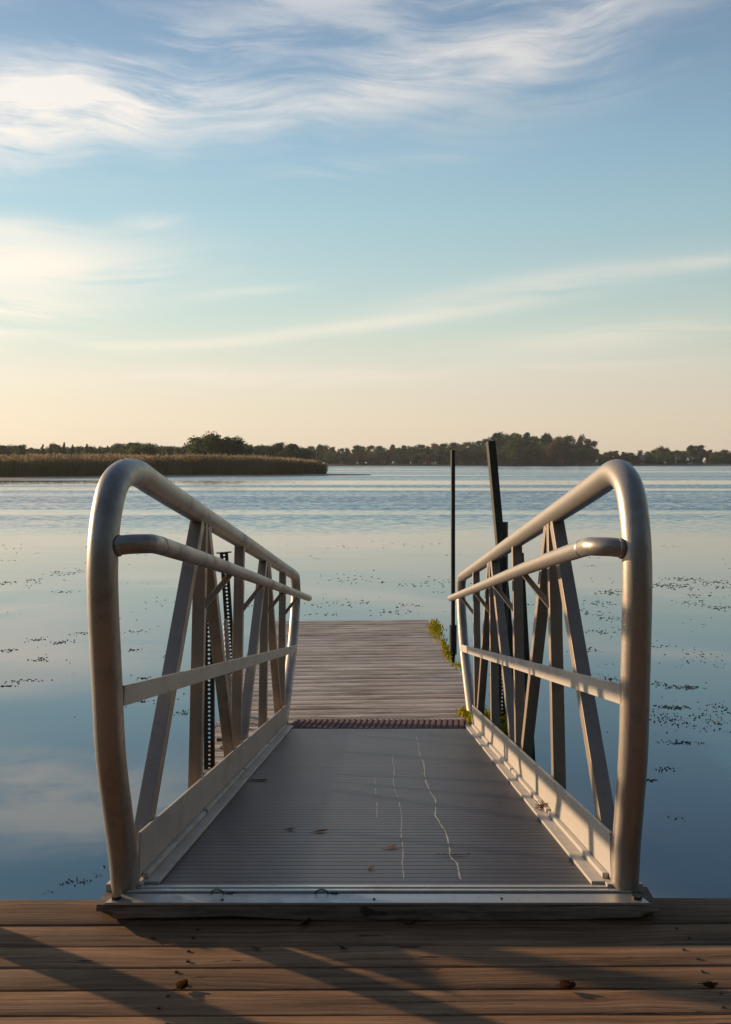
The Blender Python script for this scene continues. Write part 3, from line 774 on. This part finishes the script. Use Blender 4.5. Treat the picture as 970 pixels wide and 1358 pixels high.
# far flap: corrugated toe plate lying on the floating dock
bm = BM(); rows = []
nr = 31
for i in range(nr):
    for q, hgt in ((0, 0), (.06, .0055), (.12, .0065), (.60, .0065), (.66, .0055), (.72, 0)):
        xx = -.60 + 1.20 * (i + q) / nr
        rows.append([bm.verts.new((xx, LEN + .006, -.004 + hgt)), bm.verts.new((xx + .03, LEN + .36, .018 + hgt))])
for a, b in zip(rows, rows[1:]): bm.faces.new((a[0], b[0], b[1], a[1]))
add_box(bm, (-.60, LEN + .004, -.012), (.60, LEN + .36, -.006))
link('toe_flap', bm, M['toe'], G)
SIDE = {-1: dict(b=.31, e=4.88), 1: dict(b=.225, e=5.14)}
U = .645
for s in (-1, 1):
    b_, e_ = SIDE[s]['b'], SIDE[s]['e']
    # the hoop: end post, top rail and far end post are one bent tube
    k = b_ / .31
    path = [(0, -.03), (-.045*k, .09), (-.105*k, .20), (-.19*k, .36), (-.245*k, .545), (-.295*k, .72), (-.312*k, .83), (-.298*k, .925), (-.245*k, 1.010), (-.15*k, 1.058), (-.02, 1.080), (.14, 1.079), (.5, 1.074), (1.2, 1.068), (2.2, 1.060), (3.2, 1.050), (4.0, 1.043), (e_-.14, 1.034), (e_-.04, 1.015), (e_+.02, .96), (e_+.04, .88), (e_-.06, .68), (e_-.24, .47), (e_-.56, .23), (e_-.80, .07), (e_-.88, .0)]
    bm = BM(); add_tube(bm, smooth_path([(s*U, p[0], p[1]) for p in path], 6), .0362, 28); 
    link('top_rail', bm, M['tube'], G, smooth=True)
    # handrail inboard of the truss
    hu = .545; hs = -.310 * k + .075
    br = .065
    hp = [(s*U, hs - .075, .860), (s*(hu + br), hs - .075 + .004, .862)]
    hp += [(s*(hu + br*(1 - math.sin(R(a)))), hs - .071 + br*(1 - math.cos(R(a))), .863 + .008 * a / 90) for a in (22, 45, 68, 90)]
    hp += [(s*hu, hs + .06, .8725), (s*hu, hs + .16, .8735), (s*hu, .9, .877), (s*hu, 2.9, .871), (s*hu, 4.93, .866)]
    bm = BM(); add_tube(bm, smooth_path(hp, 5), .0235, 20, round_end=True); link('handrail', bm, M['tube'], G, smooth=True)
    # flat mid rail
    bm = BM(); add_bar(bm, (s*.614, -.19*k - .02, .502), (s*.614, e_ - .27, .490), .008, .050, (1,0,0), bevel=.0015); link('mid_rail', bm, M['plate'], G)
    # kick plate and the flange at its foot
    bm = BM(); add_bar(bm, (s*.618, .012, .074), (s*.618, 3.98, .078), .008, .118, (1,0,0), bevel=.0015)
    link('kick_plate', bm, M['plate'], G)
    bm = BM()
    xa, xb = sorted((s*.562, s*.6135)); add_box(bm, (xa, .004, .001), (xb, 3.90, .011), bevel=.0025)
    for (y0, y1) in ((.03, .88), (.92, 1.86), (1.90, 2.80), (2.85, 3.84)):
        xa, xb = sorted((s*.596, s*.6132)); add_box(bm, (xa, y0, .0115), (xb, y1, .026), bevel=.004)
    link('curb_angle', bm, M['plate'], G)
    bm = BM(); xa, xb = sorted((s*.624, s*.669)); add_box(bm, (xa, .03, -.040), (xb, 3.95, .013), bevel=.003); link('bottom_chord', bm, M['member'], G)
    posts = [.945, 1.93, 2.93, 3.93]
    for p in posts:
        bm = BM(); add_bar(bm, (s*.648, p, .014), (s*.648, p + .01, 1.046), .045, .045, (1,0,0), bevel=.003); link('post', bm, M['member'], G)
    dg = [((.11, .016), (.885, 1.04)), ((1.005, 1.04), (1.82, .016)), ((2.04, .016), (2.865, 1.03)), ((3.0, 1.03), (3.83, .016))]
    for (a, b) in dg:
        bm = BM(); add_bar(bm, (s*.648, a[0], a[1]), (s*.648, b[0], b[1]), .0448, .050, (1,0,0), bevel=.003); link('brace', bm, M['member'], G)
    for p in posts:
        bm = BM(); add_bar(bm, (s*.634, p + .012, .735), (s*(hu + .004), p + .075, .856), .020, .020, (0,1,0), bevel=.002); link('bracket', bm, M['member'], G)
    # weld collar and foot plate of the end post
    bm = BM(); add_box(bm, (s*U - .048, -.022, -.010), (s*U + .045, .060, .0105), bevel=.002); link('foot_plate', bm, M['plate'], G)
    bm = BM(); add_tube(bm, [(s*(.613 - .011*q/8), hs - .074, .861) for q in range(9)], lambda t: .0235 + .0026*math.sin(math.pi*t)**.7 + .0006*math.sin(t*31), 24); link('weld', bm, M['tube'], G, smooth=True)

# ------------------------------------------------------------------ floating dock
DZ = CZ - 1.767
YAW = math.atan2(.249, 4.742)
D = empty('floating_dock', 'weathered white-grey plank floating dock at the foot of the gangway', 'floating dock', (-.167, 6.13, DZ), (0, 0, YAW))
bm = BM(); r = random.Random(12); y = -.60; endy = 4.76; i = 0
while y < endy - .1:
    w = .138 + r.uniform(-.004, .004)
    plank(bm, -.92 + r.gauss(0, .006), .92 + r.gauss(0, .008), y + r.uniform(.0005, .002), y + w, r.gauss(0, .0008), .036, r, nseg=22, ch=.0025, warp=.0018)
    y += w + .002
link('planks', bm, M['float_deck'], D, smooth=40)
bm = BM()
for s in (-1, 1): xa, xb = sorted((s*.90, s*.945)); add_box(bm, (xa, -.59, -.20), (xb, endy - .02, -.041), bevel=.004)
for y in (-.585, endy - .07): add_box(bm, (-.89, y, -.20), (.89, y + .045, -.041), bevel=.004)
link('side_beam', bm, M['beam'], D)
for x in (-.6, .6):
    bm = BM(); add_tube(bm, [(x, -.5, -.36), (x, endy - .15, -.36)], .17, 18); link('pontoon', bm, M['float'], D, smooth=30)
bm = BM(); add_tube(bm, [(-.80, -.12, .0), (-.80, -.12, .05)], .011, 8); add_tube(bm, [(-.86, -.12, .052), (-.74, -.12, .052)], .011, 8); add_box(bm, (-.84, -.15, .001), (-.76, -.09, .008)); link('cleat', bm, M['rust'], D)
bm = BM(); add_box(bm, (-.86, .30, .001), (-.72, .345, .012), bevel=.002); link('rusty_strap', bm, M['rust'], D)

# poles and posts at the dock
def perforated_post(p0, p1, label, w=.05, rz=0, cap=False, mat=None, name='perforated_post'):
    """steel channel post: a front web with a row of round holes and two flanges behind it"""
    t = empty(name, label, 'post', p0)
    a, b = Vector(p0), Vector(p1); d = b - a; L = d.length; z = d.normalized()
    f = Vector((-a.x, -a.y, 0)); f.rotate(Euler((0, 0, R(rz)))); f = (f - z * f.dot(z)).normalized(); x = f.cross(z) * -1
    Mx = Matrix(((x.x, -f.x, z.x), (x.y, -f.y, z.y), (x.z, -f.z, z.z)))      # local -Y faces the viewer's side
    t.rotation_euler = Mx.to_euler()
    bm = BM(); P = .0254; n = int(L / P); hr = .0072
    for i in range(n):
        z0, z1 = i * P, (i + 1) * P; zc = (z0 + z1) / 2
        sq = [(-w/2, z0), (0, z0), (w/2, z0), (w/2, zc), (w/2, z1), (0, z1), (-w/2, z1), (-w/2, zc)]
        ci = [(hr*math.cos(R(q)), zc + hr*math.sin(R(q))) for q in (225, 270, 315, 0, 45, 90, 135, 180)]
        lay = []
        for y in (0, .003):
            so = [bm.verts.new((q[0], y, q[1])) for q in sq]; cc = [bm.verts.new((q[0], y, q[1])) for q in ci]; lay.append(cc)
            for j in range(8): bm.faces.new((so[j], so[(j+1)%8], cc[(j+1)%8], cc[j]))
        for j in range(8): bm.faces.new((lay[0][j], lay[0][(j+1)%8], lay[1][(j+1)%8], lay[1][j]))
    bmesh.ops.remove_doubles(bm, verts=bm.verts, dist=.0002)
    for s_ in (-1, 1):
        xa, xb = sorted((s_*(w/2 + .0002), s_*(w/2 + .0035))); add_box(bm, (xa, -.001, 0), (xb, .030, n*P))
    link('channel', bm, mat or M['steel_dark'], t)
    if cap:
        bm = BM(); add_box(bm, (-.052, -.010, n*P + .001), (.052, .034, n*P + .008)); link('cap', bm, M['steel_dark'], t)
    return t
def stand(px_top, py_top, px_bot, py_bot, Y, zb=-1.2):
    """world points of a straight pole at distance Y, carried on down to zb below the water"""
    a, b = at_y(px_bot, py_bot, Y), at_y(px_top, py_top, Y); d = (a - b); k = (zb - b.z) / d.z
    return b + d * k, b
a, b = stand(277, 752, 278, 1020, 5.55); perforated_post(a, b, 'dark perforated steel post at the dock\'s near left corner behind a railing post', .056, 0)
a, b = stand(297, 729, 309, 905, 6.75); perforated_post(a, b, 'leaning dark perforated steel post with a flat cap, left side of the dock', .050, 4, True)
a, b = stand(666, 688, 666, 960, 6.5); perforated_post(a, b, 'upright dark perforated steel post behind the right railing, beside a leaning pole', .056, -20)
def pole(name, label, pt, pb, Y, r_, mat, seg=14, sleeve=None, square=False):
    t = empty(name, label, 'pole', (0,0,0)); a, b = stand(*pt, *pb, Y); t.location = a; d = b - a
    bm = BM()
    if square: add_bar(bm, (0,0,0), d, r_*2, r_*2, (1, .2, 0), bevel=.004)
    else: add_tube(bm, [d * (i / 6) for i in range(7)], r_, seg)
    link('shaft', bm, mat, t, smooth=40)
    if sleeve:
        s0, s1 = (at_y(pt[0], q, Y) - a for q in sleeve); f = d.normalized()
        bm = BM(); add_tube(bm, [f * s0.dot(f), f * s1.dot(f)], r_ * 1.75, seg); link('sleeve', bm, mat, t, smooth=40)
    return t
pole('pole', 'thin dark steel pole standing upright at the dock\'s right edge', (601, 597), (601, 862), 8.95, .020, M['steel_dark'], sleeve=(868, 829))
pole('pole', 'thick dark leaning pole rising tallest on the right of the dock', (651, 585), (662, 705), 7.2, .029, M['pole_wood'], square=True)
pole('pole', 'short dark square post leaning behind the second right railing post', (689, 733), (704, 1000), 5.9, .022, M['pole_wood'], square=True)
# grey threaded rod beside the left dock post
a, b = stand(299, 822, 306, 935, 6.62)
t = empty('threaded_rod', 'grey metal rod leaning beside the capped perforated post, left of the dock', 'rod', a); bm = BM(); d = b - a
add_tube(bm, [d * (i / 120) for i in range(121)], lambda q: .014 + .003 * (int(q * 120) % 2), 10); link('rod', bm, M['steel_grey'], t)

# ------------------------------------------------------------------ plants on the dock
def tuft(px, py, n, h, spread, label, Z=None, twigs=0, seed=1, name='grass_tuft', zoff=0.0):
    p = at_z(px, py, DZ if Z is None else Z); r = random.Random(seed)
    t = empty(name, label, 'plant', (p.x, p.y, p.z - .004 + zoff)); bm = BM()
    for _ in range(n):
        x, y = r.gauss(0, spread[0]), r.gauss(0, spread[1]); ang = r.uniform(0, 6.28); ln = h * r.uniform(.5, 1.15); bend = r.uniform(.2, .9) * ln
        w = r.uniform(.004, .009); d = Vector((math.cos(ang), math.sin(ang), 0)); sd = Vector((-d.y, d.x, 0)) * w
        b0 = Vector((x, y, 0)); b1 = b0 + d * bend * .3 + Vector((0,0,ln*.55)); b2 = b0 + d * bend + Vector((0,0,ln*r.uniform(.6, .95)))
        bm.faces.new((bm.verts.new(b0 - sd), bm.verts.new(b0 + sd), bm.verts.new(b1 + sd), bm.verts.new(b1 - sd)))
        bm.faces.new((bm.verts.new(b1 - sd), bm.verts.new(b1 + sd), bm.verts.new(b2)))
    me = bpy.data.meshes.new('blades'); bm.to_mesh(me); bm.free(); link_mesh('blades', me, M['grass'], t)
    if twigs:
        bm = BM()
        for _ in range(twigs):
            x = r.gauss(0, spread[0]); hh = h * r.uniform(1.8, 3.2); p1 = Vector((x + r.gauss(0,.03), 0, hh)); add_tube(bm, [(x, 0, 0), (x + .004, 0, hh*.5), p1], .0022, 5)
            for q in (.45, .6, .75, .88):
                s0 = Vector((x, 0, 0)).lerp(p1, q); add_tube(bm, [s0, s0 + Vector((r.choice((-1,1))*.03, r.gauss(0,.02), .04))], .0016, 4)
        link('twigs', bm, M['bolt'], t)
    return t
tuft(578, 836, 420, .050, (.030, .26), 'largest yellow-green grass clump at the dock\'s far right corner', seed=1)
tuft(592, 862, 320, .040, (.018, .26), 'yellow-green grass along the dock edge beside the thin pole', seed=2)
tuft(612, 884, 60, .03, (.03, .08), 'small mossy patch on the dock edge nearer than the thin pole', seed=3)
tuft(618, 947, 170, .05, (.028, .045), 'small grass clump on the dock against the right end post of the gangway', seed=4)
tuft(647, 962, 240, .13, (.06, .10), 'green weeds with thin twigs between the right railing\'s third and fourth posts', Z=DZ, twigs=7, seed=5)
tuft(670, 985, 260, .14, (.03, .06), 'green weeds at the foot of the right perforated post', Z=DZ, seed=6)

# ------------------------------------------------------------------ fallen leaves and litter
def leaf_mesh(seed, L, W, curl, fold):
    r = random.Random(seed); bm = BM(); rows = []; n = 9
    for i in range(n + 1):
        t = i / n; w = W * math.sin(math.pi * min(1, t * .96 + .02)) ** .8 * r.uniform(.85, 1.1); x = (t - .5) * L
        zc = curl * (2*t - 1) ** 2 + .002
        rows.append([bm.verts.new((x, k * w, zc + abs(k) * w * fold + r.gauss(0, .0008))) for k in (-1, -.5, 0, .5, 1)])
    for a, b in zip(rows, rows[1:]):
        for j in range(4): bm.faces.new((a[j], a[j+1], b[j+1], b[j]))
    bmesh.ops.solidify(bm, geom=list(bm.faces), thickness=.0008)
    add_tube(bm, [(-L/2, 0, curl + .002), (-L/2 - L*.12, .003, curl*.8 + .002), (-L/2 - L*.20, .006, curl*.5 + .002)], .0007, 5)
    return bm
def on_deck(px, py):
    d = ray(px, py); c, s = math.cos(SL), math.sin(SL); kk = (1.10*c - 2.49*s) / (-d.z*c - d.y*s); X = d * kk
    return Vector((X.x, X.y, X.z + CZ))
def leaf(px, py, L, W, curl, fold, rot, label, deck, seed, up=0.0, name='fallen_leaf', tilt=0.0):
    if deck: curl, fold = .0025, .18
    else: L, W, curl, fold, up = L * .72, W * .62, min(curl, .009), fold * .6, up * .3
    p = on_deck(px, py) if deck else at_z(px, py, PZ)
    o = link(name, leaf_mesh(seed, L, W, curl, fold), M['tan_leaf' if seed in (2, 3, 4, 5, 13) else 'dry_leaf'], smooth=True)
    o.location = p + Vector((0, 0, .001 + up * .45)); o.rotation_euler = ((-SL if deck else 0) + R(tilt * .6), R(up * 500), R(rot))
    tag(o, label, 'leaf'); return o
leaf(343, 1036, .085, .016, .004, .1, 5, 'dark flat leaf on the left of the gangway deck, farthest of the leaves', True, 1)
leaf(385, 1101, .035, .010, .010, .5, 20, 'small yellowish curled leaf on the gangway deck left of the brown one', True, 2)
leaf(425, 1104, .05, .012, .010, .4, 25, 'reddish brown leaf on the gangway deck beside the small yellowish one', True, 3)
leaf(520, 1125, .05, .011, .008, .5, 28, 'tan boat-shaped leaf in the middle of the gangway deck', True, 4)
leaf(493, 1153, .02, .009, .004, .4, 80, 'tiny pale leaf nearest the foot of the gangway deck', True, 5)
leaf(605, 1135, .085, .004, .003, .1, 2, 'thin brown straw-like leaf lying across the white drip line', True, 6)
leaf(405, 1228, .06, .012, .016, .6, 62, 'brown curled leaf leaning on the timber under the metal plate', False, 7, .014, tilt=20)
leaf(545, 1227, .075, .006, .010, .3, 33, 'long thin twisted leaf against the dark timber', False, 8, .006)
leaf(240, 1312, .055, .020, .022, .9, 70, 'upright dark curled leaf on the pier planks at the left', False, 9, .012, tilt=35)
leaf(752, 1312, .055, .022, .020, .9, 10, 'dark folded leaf on the pier planks at the right', False, 10, .006, tilt=30)
leaf(941, 1310, .05, .015, .010, .6, 10, 'dark curled leaf on the pier planks by the right edge', False, 11, .004, tilt=25)
leaf(456, 1260, .035, .008, .006, .5, -20, 'small curled leaf on the pier planks below the middle of the plate', False, 12, .003)
leaf(340, 1260, .04, .009, .005, .5, -15, 'small light brown leaf on the pier planks left of the middle', False, 13, .003)
leaf(205, 1246, .03, .006, .004, .4, 10, 'small scrap of leaf on the second pier plank at the left', False, 14, .001)
# clump of dead stalks on the right flange
p = on_deck(726, 1078); t = empty('dead_weed', 'clump of dead brown stalks on the right edge of the gangway deck', 'dead weed', (p.x, p.y, p.z + .012)); bm = BM(); r = random.Random(31)
for _ in range(46):
    a = r.uniform(0, 6.28); ln = r.uniform(.02, .05); add_tube(bm, [(r.gauss(0,.014), r.gauss(0,.012), 0), (math.cos(a)*ln*.5, math.sin(a)*ln*.5, r.uniform(.006,.02)), (math.cos(a)*ln, math.sin(a)*ln, r.uniform(.0,.03))], .0013, 5)
link('stalks', bm, M['rust'], t)

# ------------------------------------------------------------------ thin evening haze over the lake
bm = BM(); add_box(bm, (-1500, -190, -3.5), (1500, 760, 40))
hz = bpy.data.materials.new('evening haze'); hz.use_nodes = True; hz.node_tree.nodes.clear(); N = NT(hz.node_tree)
vol = N.new('ShaderNodeVolumePrincipled'); vol.inputs['Color'].default_value = (.93, .94, .96, 1); vol.inputs['Density'].default_value = .00016; vol.inputs['Anisotropy'].default_value = .3
N.nt.links.new(vol.outputs[0], N.new('ShaderNodeOutputMaterial').inputs['Volume'])
tag(link('haze', bm, hz), None, None, kind='stuff')

# mooring post on the pier edge, just left of the picture; its shadow falls across the planks
mp = empty('mooring_post', 'round wooden mooring post on the edge of the pier', 'post', (-1.17, 2.44, PZ))
bm = BM(); add_tube(bm, [(0,0,0), (0,0,.9), (0,0,1.02)], .050, 18, round_end=True); link('shaft', bm, M['beam'], mp, smooth=40)
